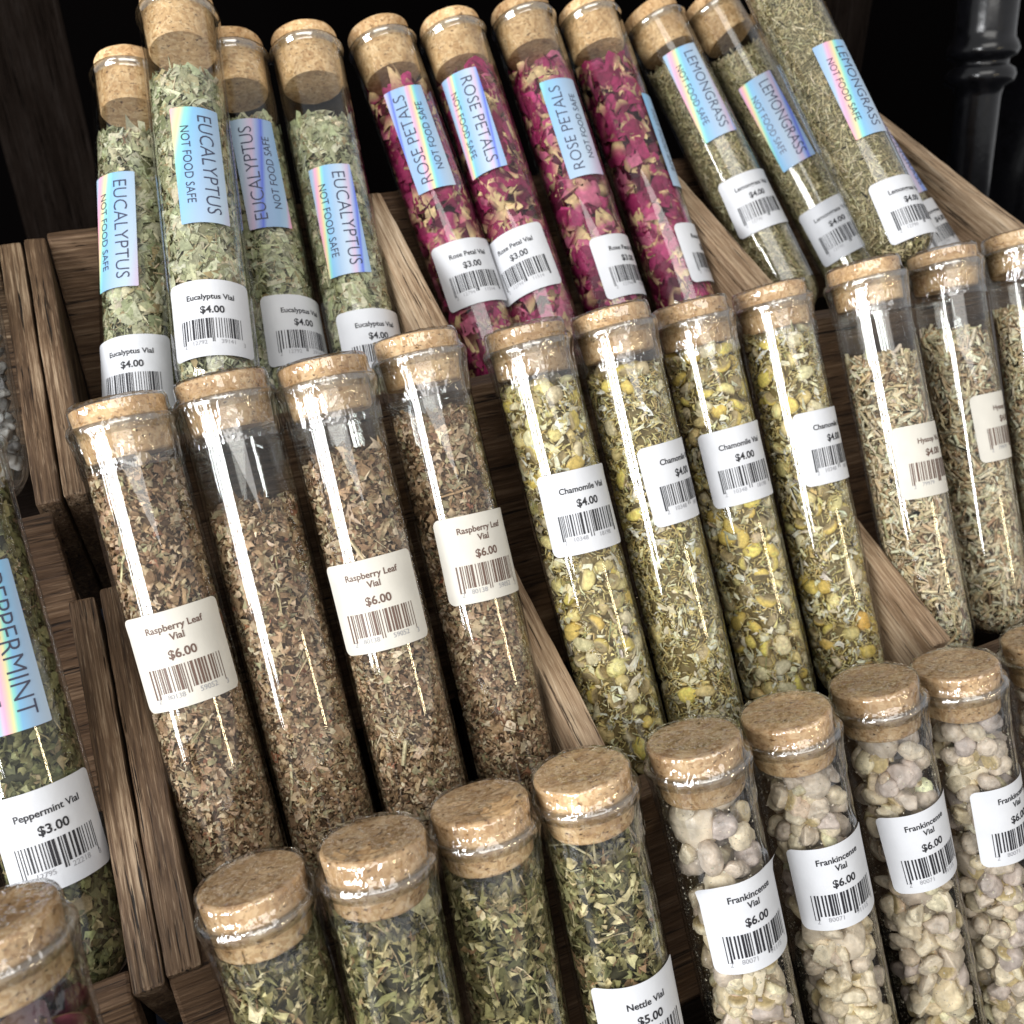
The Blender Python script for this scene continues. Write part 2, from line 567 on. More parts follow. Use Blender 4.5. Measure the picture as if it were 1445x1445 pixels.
def rp(name, p0, p1, t, h, mat, seed, parent=rack, **k):
    o = plank(name, p0, p1, t, h, mat, None, seed, **k)
    mw = o.matrix_basis.copy()
    o.parent = parent
    o.matrix_basis = Matrix.Translation(parent.location).inverted() @ mw
    return o


# left wall of the main rack (upper and middle step)
rp('side_panel', (-18.0, 316, -159), (-13.0, 421, -97.5), 8.2, 88, M_WOOD, 1)
rp('side_panel', (-17.5, 181, -240), (-13.5, 292, -183), 9.5, 80, M_WOOD, 2)
# dividers
rp('divider', (122, 326, -134), (122, 413, -93), 12, 70, M_WOOD_PALE, 3)
rp('divider', (275.5, 326, -133), (275.5, 413, -99), 13, 70, M_WOOD_PALE, 4)
rp('divider', (118.5, 190, -232), (118.5, 296, -190), 10, 70, M_WOOD_PALE, 5)
rp('divider', (269.5, 190, -233), (269.5, 296, -190), 9.5, 70, M_WOOD_PALE, 6)
# right end wall of the upper step
rp('side_panel', (416.5, 300, -126), (416.5, 428, -81), 10, 90, M_WOOD_PALE, 7)
rp('side_panel', (425, 181, -236), (425, 300, -186), 10, 80, M_WOOD_PALE, 8)
# cross boards: back of the upper step, steps between the rows
rp('back_panel', (-8.5, 423, -97.5), (411, 423, -95), 9, 180, M_WOOD_SHADED, 9)
rp('front_panel', (-12, 305, -140.5), (422, 305, -140.5), 9.5, 160, M_WOOD_SHADED, 10)
rp('front_panel', (-22, 186.5, -243), (420, 186.5, -243), 9, 140, M_WOOD_SHADED, 11)
rp('front_panel', (-26, 66, -345), (420, 66, -345), 9, 40, M_WOOD, 12)
# shelves under the vials
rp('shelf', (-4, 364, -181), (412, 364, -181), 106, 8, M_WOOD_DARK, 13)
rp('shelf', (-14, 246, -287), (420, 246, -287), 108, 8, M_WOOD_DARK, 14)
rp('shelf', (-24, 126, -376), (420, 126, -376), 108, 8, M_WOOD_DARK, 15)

rack2 = bpy.data.objects.new('display_rack', None)
C.objects.link(rack2)
rack2.location = (-0.1, 0.25, 0)
tag(rack2, 'second wooden rack at the left edge, holding the peppermint vial', 'display rack')
rp('side_panel', (-27.2, 316, -160), (-22.3, 421, -98.5), 8.4, 88, M_WOOD, 21, rack2)
rp('side_panel', (-27.0, 181, -242), (-24.0, 292, -185), 8.5, 80, M_WOOD, 22, rack2)
rp('front_panel', (-26, 305, -160), (-170, 305, -160), 9, 140, M_WOOD_SHADED, 23, rack2)
rp('front_panel', (-31.5, 186.5, -243), (-170, 186.5, -243), 9, 140, M_WOOD_SHADED, 24, rack2)
rp('back_panel', (-28, 423, -99), (-170, 423, -99), 9, 180, M_WOOD, 25, rack2)
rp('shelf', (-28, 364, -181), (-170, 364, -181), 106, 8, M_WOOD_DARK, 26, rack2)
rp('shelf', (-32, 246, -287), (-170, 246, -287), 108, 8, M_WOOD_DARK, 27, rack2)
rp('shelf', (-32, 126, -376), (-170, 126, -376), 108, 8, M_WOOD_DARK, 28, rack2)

# ------------------------------------------------------------------ vials: shared geometry
LEN = 165.0
RO = 15.0
glass_prof = [(0.01, 0.0), (4.5, 0.6), (8.5, 2.4), (11.8, 5.4), (13.9, 9.2), (14.8, 13.2), (RO, 17)]
glass_prof += [(RO, z) for z in (60, 110, 150)] + [(RO, 161.0)]
Vg, Fg = lathe(glass_prof, 64)
inner = [(0.01, 1.2), (4.2, 1.8), (7.9, 3.5), (11.0, 6.4), (12.9, 10.0), (13.8, 14.0), (14.0, 18)] + [(14.0, z) for z in (60, 110, 150, 163)]
Vi, Fi = lathe(inner, 64)
ME_GLASS = mesh_np('glass_tube', np.concatenate([Vg, Vi]), [Fg[0], Fi[0] + len(Vg)], [M_GLASS], smooth=True)
Vr, Fr = lathe([(RO, 161.0), (15.25, 161.7), (15.8, 162.5), (16.1, 163.5), (15.95, 164.5), (15.3, 165.1), (14.5, 165.0), (14.05, 164.3), (14.0, 163.0)], 64)
ME_RIM = mesh_np('glass_rim', Vr, Fr, [M_RIM], smooth=True)


def cork_mesh(depth, seed):
    pr = [(12.3, -depth + 0.0), (12.8, -depth + 0.7), (13.2, -depth / 2), (13.6, -1.0), (13.75, 0.5), (13.95, 2.5), (14.1, 5.2), (13.75, 6.0), (13.1, 6.3)]
    V, F = lathe(pr, 56, True, True)
    V = V * (1 + 0.010 * wob(V, seed, 0.55)[:, None])
    V[:, 2] += 0.15 * wob(V, seed + 5, 0.3)
    return mesh_np('cork', V, F, [M_CORK], smooth=False)


CORK_DEEP = [cork_mesh(16.5, s) for s in (1, 2, 3)]
CORK_SHORT = [cork_mesh(10.5, s) for s in (4, 5, 6)]


def film_mesh(seed):
    pr = [(15.25, -15), (15.3, -13), (15.4, -10), (15.5, -7), (15.9, -4), (16.35, -2.2), (16.45, -0.8), (15.9, 0.6), (14.75, 1.6), (14.6, 3.6), (14.65, 5.4),
          (14.2, 6.6), (12.5, 6.85), (10.2, 6.65), (9.6, 6.9), (9.0, 6.6), (6, 6.6), (3, 6.6), (0.2, 6.6)]
    V, F = lathe(pr, 96)
    th = np.arctan2(V[:, 1], V[:, 0])
    rr = np.hypot(V[:, 0], V[:, 1])
    U = np.stack([np.cos(th) * 14, np.sin(th) * 14, V[:, 2] * 0.25], 1)
    d = 0.24 * np.abs(wob(U, seed, 0.9)) * np.clip((rr - 9) / 5, 0, 1)
    V[:, 2] += 0.5 * np.abs(wob(np.stack([th * 4, rr * 0.25, rr * 0], 1), seed + 9, 2.0)) * ((V[:, 2] > 6.2) & (rr > 2))
    V[:, 0] += d * np.cos(th)
    V[:, 1] += d * np.sin(th)
    V[:, 2] += 0.18 * np.abs(wob(V, seed + 3, 0.6)) * (V[:, 2] > 6.5)
    return mesh_np('shrink_wrap', V, F, [M_FILM], smooth=True)


FILMS = [film_mesh(s) for s in (31, 32, 33)]


# ------------------------------------------------------------------ writing
def text_tris(s, cell=1.0, weight=0.0):
    """flat text as triangles, centred on its box, unit cap height about 0.7"""
    cu = bpy.data.curves.new('writing', 'FONT')
    cu.body = s
    cu.size = 1
    cu.resolution_u = 3
    cu.offset = weight
    to = bpy.data.objects.new('writing', cu)
    C.objects.link(to)
    dg = bpy.context.evaluated_depsgraph_get()
    dg.update()
    me = bpy.data.meshes.new_from_object(to.evaluated_get(dg))
    bpy.data.objects.remove(to)
    bpy.data.curves.remove(cu)
    bm = bmesh.new()
    bm.from_mesh(me)
    bpy.data.meshes.remove(me)
    bmesh.ops.triangulate(bm, faces=bm.faces[:])
    ys = [v.co.y for v in bm.verts]
    y0, y1 = min(ys), max(ys)
    k = y0 + cell
    while k < y1:
        bmesh.ops.bisect_plane(bm, geom=bm.verts[:] + bm.edges[:] + bm.faces[:], plane_co=(0, k, 0), plane_no=(0, 1, 0))
        k += cell
    bmesh.ops.triangulate(bm, faces=bm.faces[:])
    bm.verts.index_update()
    V = np.array([v.co[:2] for v in bm.verts])
    F = np.array([[v.index for v in f.verts] for f in bm.faces], np.int32)
    bm.free()
    lo, hi = V.min(0), V.max(0)
    V = V - (lo + hi) / 2
    return V, F


_TX = {}


def text(s, width, height, cell=0.25, weight=0.0):
    """scaled so that the box is width x height (mm)"""
    key = (s, cell, weight)
    if key not in _TX:
        _TX[key] = text_tris(s, cell, weight)
    V, F = _TX[key]
    ex = V.max(0) - V.min(0)
    if width is None:
        width = ex[0] * height / ex[1]
    return V * np.array([width / ex[0], height / ex[1]]), F


def wrap(U, W, phi0, R, zc):
    """arc position U (mm, + to the viewer's right), height W -> point on the tube"""
    ph = phi0 + U / R
    return np.stack([R * np.sin(ph), -R * np.cos(ph), zc + W], 1)


def sheet(w, h, rad, nu=26):
    """rounded rectangle grid -> U, W, quads"""
    ws = [-h / 2]
    for a in (22, 45, 68, 90):
        ws.append(-h / 2 + rad * (1 - math.cos(math.radians(a))))
    ws += list(np.linspace(-h / 2 + rad, h / 2 - rad, 8)[1:-1])
    ws += [-x for x in ws[:5][::-1]]
    U, W = [], []
    for y in ws:
        e = abs(y) - (h / 2 - rad)
        inset = rad - math.sqrt(max(0, rad * rad - e * e)) if e > 0 else 0
        U.append(np.linspace(-w / 2 + inset, w / 2 - inset, nu))
        W.append(np.full(nu, y))
    U, W = np.concatenate(U), np.concatenate(W)
    i = np.arange(nu - 1)
    Q = np.concatenate([np.stack([k * nu + i, k * nu + i + 1, (k + 1) * nu + i + 1, (k + 1) * nu + i], 1) for k in range(len(ws) - 1)])
    return U, W, Q


def price_label(lines, price, digits, phi, zc, parent, cream=False, w=32.0, h=29.0, tilt=0.0, lift=0.0):
    U, W, Q = sheet(w, h, 2.4)
    ca, sa = math.cos(tilt), math.sin(tilt)

    def rot(u, v):
        return u * ca - v * sa, u * sa + v * ca

    uu, ww = rot(U, W)
    Vs = [wrap(uu, ww, phi, RO + 0.22, zc)]
    k = 1 + (0.012 + lift) * np.clip((W - h / 2 + 5) / 5, 0, 1) ** 2 * np.clip(np.abs(U) / (w / 2) - .45, 0, 1) ** 1.5 / .4   # corners not quite stuck down
    Vs[0][:, :2] *= k[:, None]
    Fq, Ft = [Q], []
    mq = [np.zeros(len(Q), int)]
    mtri = []
    off = len(U)
    ink = 1

    def put(TV, TF, cx, cy, mat):
        nonlocal off
        a, b = rot(TV[:, 0] + cx, TV[:, 1] + cy)
        Vs.append(wrap(a, b, phi, RO + 0.33, zc))
        Ft.append(TF + off)
        mtri.append(np.full(len(TF), mat))
        off += len(TV)

    two = len(lines) == 2
    y = h / 2 - (4.9 if two else 6.6)
    for k, ln in enumerate(lines):
        hh = 2.75 if any(c in ln for c in 'gpyjq') else 2.15
        tv, tf = text(ln, None, hh, 0.3, 0.02)
        ww_ = np.ptp(tv[:, 0])
        lim = 21.5
        if ww_ > lim:
            tv = tv * np.array([lim / ww_, 1])
        put(tv, tf, 0.3, y - (0.3 if hh > 2.5 else 0), 1)
        y -= 3.0
    tv, tf = text(price, None, 3.25, 0.3, 0.024)
    py = h * (0.5 - (0.455 if two else 0.405))
    put(tv, tf, 0.6, py, 1)
    # bar code: guard bars longer, random bars from the digits
    r = random.Random(digits)
    top = py - 3.1
    bh = 7.6
    x = -11.2
    k = 0
    bars = []
    while x < 11.4:
        wdt = r.choice((0.27, 0.27, 0.54, 0.8))
        bars.append((x, wdt, bh + (1.4 if k in (0, 1, 12, 13) or x > 10.6 else 0)))
        x += wdt + r.choice((0.27, 0.36, 0.54, 0.75))
        k += 1
    for bx, bw, hh in bars:
        n = 3
        us = np.repeat([bx, bx + bw], n)
        vs = np.tile(np.linspace(top - hh, top, n), 2)
        a, b = rot(us, vs)
        Vs.append(wrap(a, b, phi, RO + 0.33, zc))
        q = np.array([[i, i + n, i + n + 1, i + 1] for i in range(n - 1)]) + off
        Fq.append(q)
        mq.append(np.full(len(q), 1))
        off += 2 * n
    dg = digits.split()
    xs = (-10.2, -4.6, 5.2, 11.4)
    for k, t in enumerate(dg):
        tv, tf = text(t, None, 1.55, 0.3, 0.0)
        put(tv, tf, xs[k], top - bh - (1.9 if k in (0, 3) else 1.3), 2)
    Fq = np.concatenate(Fq)
    mats = [M_PAPER_CREAM if cream else M_PAPER, M_INK_BROWN if cream else M_INK, M_INK_GREY]
    me = mesh_np('price_label', np.concatenate(Vs), [Fq, np.concatenate(Ft)], mats, smooth=True, mat_idx=np.concatenate(mq + mtri))
    return link('price_label', me, parent)





def foil_label(title, phi, zc, parent, flip, shift, gain=1.0, w=18.0, h=47.5):
    U, W, Q = sheet(w, h, 0.5)
    uv = [np.stack([(U / w + 0.5) * gain + shift, W / h + 0.5], 1)]
    Vs = [wrap(U, W, phi, RO + 0.22, zc)]
    off = len(U)
    Ft, mt_ = [], []
    for s, width, hh, c in ((title, 40.5, 5.3, 3.3), ('NOT FOOD SAFE', 31.5, 3.2, -4.3)):
        tv, tf = text(s, width, hh, 0.14, -0.008 if s == title else 0.0)
        if flip:      # reads upwards
            u, v = -tv[:, 1] - c, tv[:, 0]
        else:         # reads downwards
            u, v = tv[:, 1] + c, -tv[:, 0]
        Vs.append(wrap(u, v, phi, RO + 0.33, zc))
        uv.append(np.zeros((len(tv), 2)))
        Ft.append(tf + off)
        mt_.append(np.ones(len(tf), int))
        off += len(tv)
    me = mesh_np('foil_label', np.concatenate(Vs), [Q, np.concatenate(Ft)], [M_FOIL, M_FOIL_INK], smooth=True,
                 mat_idx=np.concatenate([np.zeros(len(Q), int)] + mt_), uv=np.concatenate(uv))
    return link('foil_label', me, parent)


# ------------------------------------------------------------------ dried fillings
RI = 13.8       # inside of the glass


def squeeze(P):
    """keep points inside the tube (flakes flatten against the glass) and inside its round bottom"""
    z = P[:, 2]
    zb = 15.0
    lim = np.where(z < zb, RI * np.sqrt(np.clip(1 - ((zb - z) / zb) ** 2, 0.02, 1)), RI)
    r = np.hypot(P[:, 0], P[:, 1])
    k = np.where(r > lim, lim / np.maximum(r, 1e-6), 1)
    P[:, 0] *= k
    P[:, 1] *= k
    P[:, 2] = np.maximum(P[:, 2], 1.0)
    return P


def frames(rs, n, top, tilt, depth, jit, along, z0, topfrac):
    """positions and orthonormal frames (t, b, n) for n pieces against the wall and over the top"""
    ntop = int(n * topfrac)
    th = rs.rand(n) * 2 * math.pi
    r = RI - depth * rs.rand(n) ** 1.3
    z = z0 + (top - z0) * rs.rand(n)
    er = np.stack([np.cos(th), np.sin(th), np.zeros(n)], 1)
    nrm = er + jit * rs.randn(n, 3)
    r[:ntop] = RI * np.sqrt(rs.rand(ntop)) * 0.97
    z[:ntop] = top + rs.randn(ntop) * 0.9 - 0.8
    nrm[:ntop] = np.array([0, 0, 1.0]) + 0.7 * rs.randn(ntop, 3)
    p = er * r[:, None]
    y = p[:, 1]
    lift = np.clip((z - (top - 14)) / 14, 0, 1) * (tilt * y + 1.2 * np.sin(p[:, 0] * 0.35 + top) + 0.8 * np.sin(y * 0.5 + top * 2))
    p[:, 2] = z + lift
    nrm /= np.linalg.norm(nrm, axis=1)[:, None]
    ref = rs.randn(n, 3)
    ref[:, 2] *= 1 + along
    t = ref - nrm * np.sum(ref * nrm, 1)[:, None]
    t /= np.linalg.norm(t, axis=1)[:, None]
    b = np.cross(nrm, t)
    return p, t, b, nrm


def clear_of(rs, fr, P, rad, keep=0.15):
    """leave out most fine bits lying in front of the flower heads P"""
    p = fr[0]
    ok = np.ones(len(p), bool)
    for q in P:
        d = np.linalg.norm(p - q, axis=1)
        ok &= ~((d < rad) & (np.hypot(p[:, 0], p[:, 1]) > np.hypot(q[0], q[1]) - .6))
    ok |= rs.rand(len(p)) < keep
    return tuple(x[ok] for x in fr), int(ok.sum())


def pick(rs, n, pal):
    wts = np.array([c[0] for c in pal], float)
    cs = np.array([c[1] for c in pal])
    i = rs.choice(len(pal), n, p=wts / wts.sum())
    return cs[i] * (0.82 + 0.36 * rs.rand(n, 1)) * (1 + 0.03 * rs.randn(n, 3))


def flakes(rs, n, fr, l, wd, pal, curl=0.35, lvar=0.5, taper=0.3):
    """bent broken leaf pieces: 2 x 3 points, ragged outline"""
    p, t, b, nn = fr
    L = l * (1 - lvar + 2 * lvar * rs.rand(n) ** 1.5)
    W = wd * (1 - lvar + 2 * lvar * rs.rand(n))
    u = np.repeat([-.5, 0, .5], 3)
    v = np.tile([-.5, 0, .5], 3)
    uu = u[None] * (1 + 0.3 * rs.randn(n, 9)) * L[:, None] + 0.10 * L[:, None] * rs.randn(n, 9)
    vv = v[None] * (1 + 0.3 * rs.randn(n, 9)) * W[:, None] + 0.10 * W[:, None] * rs.randn(n, 9)
    vv = vv * np.clip(1 - taper * rs.rand(n)[:, None] * (u[None] + .5) * 2, 0.1, 1)
    c = curl * rs.randn(n)
    c = np.where(rs.rand(n) < .7, -np.abs(c), c)
    h = c[:, None] * (uu / L[:, None]) ** 2 * L[:, None] * 2 + 0.09 * W[:, None] * rs.randn(n, 9)
    h += -(0.8 * curl * np.abs(rs.randn(n)) * np.where(rs.rand(n) < .75, 1, -1))[:, None] * (vv / W[:, None]) ** 2 * W[:, None] * 3
    h += (0.6 * curl * rs.randn(n))[:, None] * (uu / L[:, None]) * (vv / W[:, None]) * W[:, None] * 2
    P = p[:, None] + uu[..., None] * t[:, None] + vv[..., None] * b[:, None] + h[..., None] * nn[:, None]
    col = pick(rs, n, pal)
    cc = np.repeat(col, 9, 0) * (1 + 0.12 * rs.randn(n * 9, 1))
    base = (np.arange(n) * 9)[:, None]
    q = np.concatenate([base + np.array([[i * 3 + j, i * 3 + 3 + j, i * 3 + 4 + j, i * 3 + 1 + j]]) for i in (0, 1) for j in (0, 1)])
    return squeeze(P.reshape(-1, 3)), q, np.clip(cc, 0.003, 0.9)


def sticks(rs, n, fr, l, d, pal, lvar=0.5, bend=0.08):
    p, t, b, nn = fr
    L = l * (1 - lvar + 2 * lvar * rs.rand(n) ** 1.5)
    D = d * (0.5 + rs.rand(n))
    P, k = [], 0
    an = np.array([0, 2.1, 4.2])
    ang = rs.rand(n) * 6.28
    for s in (-.5, 0., .5):
        cen = p + t * (s * L)[:, None] + nn * (bend * rs.randn(n) * L * (0.25 - s * s) * 4)[:, None]
        for a in an:
            P.append(cen + b * (D / 2 * np.cos(a + ang))[:, None] + nn * (D / 2 * 0.7 * np.sin(a + ang))[:, None])
    P = np.stack(P, 1)
    base = (np.arange(n) * 9)[:, None]
    q = np.concatenate([base + np.array([[r * 3 + i, r * 3 + (i + 1) % 3, r * 3 + 3 + (i + 1) % 3, r * 3 + 3 + i]]) for r in range(2) for i in range(3)])
    col = np.repeat(pick(rs, n, pal), 9, 0) * (1 + 0.06 * rs.randn(n * 9, 1))
    return squeeze(P.reshape(-1, 3)), q, np.clip(col, 0.003, 0.9)


def petals(rs, n, fr, size):
    """curled rose petals, cream at the claw and magenta at the lip"""
    p, t, b, nn = fr
    g = 5
    a = np.linspace(0, 1, g)
    A, B = np.meshgrid(a, np.linspace(-1, 1, g), indexing='ij')
    A, B = A.ravel(), B.ravel()
    sz = size * (0.6 + 0.8 * rs.rand(n))
    width = 0.25 + 0.75 * np.sin(np.clip(A * 1.25, 0, 1) * math.pi / 2)
    width = width * np.where(A > .85, 0.8, 1)
    uu = (A[None] - .5) * sz[:, None]
    vv = B[None] * width[None] * sz[:, None] * (0.38 + 0.25 * rs.rand(n))[:, None]
    c1 = 0.75 * np.abs(rs.randn(n)[:, None]) * np.where(rs.rand(n)[:, None] < .75, -1, 1)
    c2 = (0.35 + 0.75 * rs.rand(n))[:, None] * np.where(rs.rand(n)[:, None] < .75, -1, 1)
    h = sz[:, None] * (c1 * (A[None] - .5) ** 2 * 1.6 + c2 * B[None] ** 2 * 0.42)
    ph = rs.rand(n)[:, None] * 6.28
    h += sz[:, None] * 0.09 * np.sin(B[None] * 5 + ph) * A[None] + sz[:, None] * 0.05 * rs.randn(n, g * g)
    vv += sz[:, None] * 0.05 * rs.randn(n, g * g)
    P = p[:, None] + uu[..., None] * t[:, None] + vv[..., None] * b[:, None] + h[..., None] * nn[:, None]
    mag = np.array([(.30, .021, .095), (.19, .012, .054), (.43, .045, .155), (.10, .006, .028), (.56, .14, .24)])
    cm = mag[rs.choice(5, n, p=(.34, .24, .2, .12, .10))] * (0.8 + .4 * rs.rand(n, 1))
    cream = np.array((.80, .58, .31)) * (0.75 + .4 * rs.rand(n, 1))
    ext = (-0.12 + 0.58 * rs.rand(n) ** 1.9)[:, None]
    k = np.clip((A[None] - ext) / 0.28, 0, 1)[..., None]
    col = cream[:, None] * (1 - k) + cm[:, None] * k
    col = col * (1 + .08 * rs.randn(n, g * g, 1))
    base = (np.arange(n) * g * g)[:, None]
    q = np.concatenate([base + np.array([[i * g + j, (i + 1) * g + j, (i + 1) * g + j + 1, i * g + j + 1]]) for i in range(g - 1) for j in range(g - 1)])
    return squeeze(P.reshape(-1, 3)), q, np.clip(col.reshape(-1, 3), 0.003, 0.9)


def ico(sub):
    bm = bmesh.new()
    bmesh.ops.create_icosphere(bm, subdivisions=sub, radius=1)
    bm.verts.index_update()
    V = np.array([v.co[:] for v in bm.verts])
    F = np.array([[v.index for v in f.verts] for f in bm.faces], np.int32)
    bm.free()
    return V, F


ICO2, ICO3, ICO4 = ico(2), ico(3), ico(4)


def balls(rs, p, rad, pal):
    """bumpy dried flower heads: a domed knob with a papery collar"""
    V0, F0 = ICO3
    n = len(p)
    Vs, Fs, Cs = [], [], []
    for i in range(n):
        r = rad * (0.72 + 0.5 * rs.rand())
        d = 1 + 0.085 * wob(V0, rs.randint(1e6), 17, 1) + 0.08 * wob(V0, rs.randint(1e6), 2.5, 2)
        ax = rs.randn(3)
        ax /= np.linalg.norm(ax)
        V = V0 * d[:, None]
        sq = V @ ax
        V = V - ax * (sq * 0.22)[:, None]
        dent = np.clip(-sq - 0.45, 0, 1)
        V = V + ax * (dent * 0.8)[:, None]
        c = pick(rs, 1, pal)[0]
        c2 = np.array((.44, .34, .18))
        k = np.clip((-sq - 0.1) * 2.5, 0, 1)[:, None]
        col = c * (1 - k) + c2 * k
        col = col * (1 + .24 * wob(V0, rs.randint(1e6), 17, 1)[:, None])
        Vs.append(p[i] + V * r)
        Fs.append(F0 + i * len(V0))
        Cs.append(col)
    return squeeze(np.concatenate(Vs)), np.concatenate(Fs), np.clip(np.concatenate(Cs), .003, .9)


def core(top, tilt, rad, col):  # inner plug, mostly toned dark to paint the shade between the pieces
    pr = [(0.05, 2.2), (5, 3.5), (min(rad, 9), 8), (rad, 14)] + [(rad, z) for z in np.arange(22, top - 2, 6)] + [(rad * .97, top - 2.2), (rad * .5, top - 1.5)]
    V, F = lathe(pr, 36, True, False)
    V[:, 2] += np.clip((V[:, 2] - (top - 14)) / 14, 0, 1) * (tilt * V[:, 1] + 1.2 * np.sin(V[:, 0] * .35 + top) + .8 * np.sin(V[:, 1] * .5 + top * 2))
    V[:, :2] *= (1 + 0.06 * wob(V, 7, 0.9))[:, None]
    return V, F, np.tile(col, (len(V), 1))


PAL = dict(
    raspberry=[(3, (.44, .295, .175)), (3, (.32, .20, .112)), (2.6, (.57, .42, .275)), (1.2, (.18, .105, .058)), (1.2, (.40, .335, .20)), (1, (.70, .57, .40)), (.12, (.36, .16, .09))],
    eucalyptus=[(3, (.50, .50, .315)), (3, (.40, .41, .24)), (2.4, (.62, .61, .43)), (1, (.28, .28, .15)), (.8, (.40, .31, .165)), (.7, (.72, .64, .44))],
    stem=[(2, (.50, .40, .225)), (1, (.31, .20, .115)), (1, (.66, .56, .37))],
    lemongrass=[(3, (.54, .45, .245)), (2.6, (.67, .58, .345)), (1.8, (.38, .325, .17)), (1.5, (.78, .69, .46)), (.7, (.24, .21, .10))],
    hyssop=[(3, (.80, .66, .43)), (2.4, (.66, .50, .30)), (2.8, (.87, .78, .57)), (.8, (.40, .265, .15)), (.4, (.52, .47, .29)), (.3, (.22, .135, .075))],
    nettle=[(3, (.255, .228, .100)), (2.2, (.40, .35, .165)), (2.6, (.125, .115, .050)), (1.8, (.62, .53, .29)), (.7, (.36, .23, .12)), (1.0, (.74, .64, .38))],
    mint=[(3, (.155, .150, .066)), (2.4, (.25, .24, .112)), (1.6, (.090, .092, .042)), (.8, (.37, .34, .175)), (.4, (.38, .29, .16))],
    chamhead=[(3, (.82, .62, .17)), (2.5, (.78, .64, .29)), (2.4, (.76, .66, .42)), (.2, (.70, .43, .11))],
    champetal=[(3, (.86, .79, .58)), (2, (.78, .68, .44)), (1.4, (.88, .84, .70))],
    chamfine=[(3, (.80, .65, .29)), (2, (.68, .53, .21)), (1.8, (.86, .76, .46)), (.8, (.46, .36, .15)), (.4, (.52, .49, .22))],
    bud=[(3, (.20, .016, .042)), (2, (.32, .045, .085)), (2, (.09, .010, .020)), (1, (.42, .17, .17))],
    dust=[(1, (.46, .41, .33)), (1, (.58, .52, .42))],
    resin=[(3, (.66, .56, .40)), (2, (.55, .45, .34)), (2, (.72, .63, .45))],
)


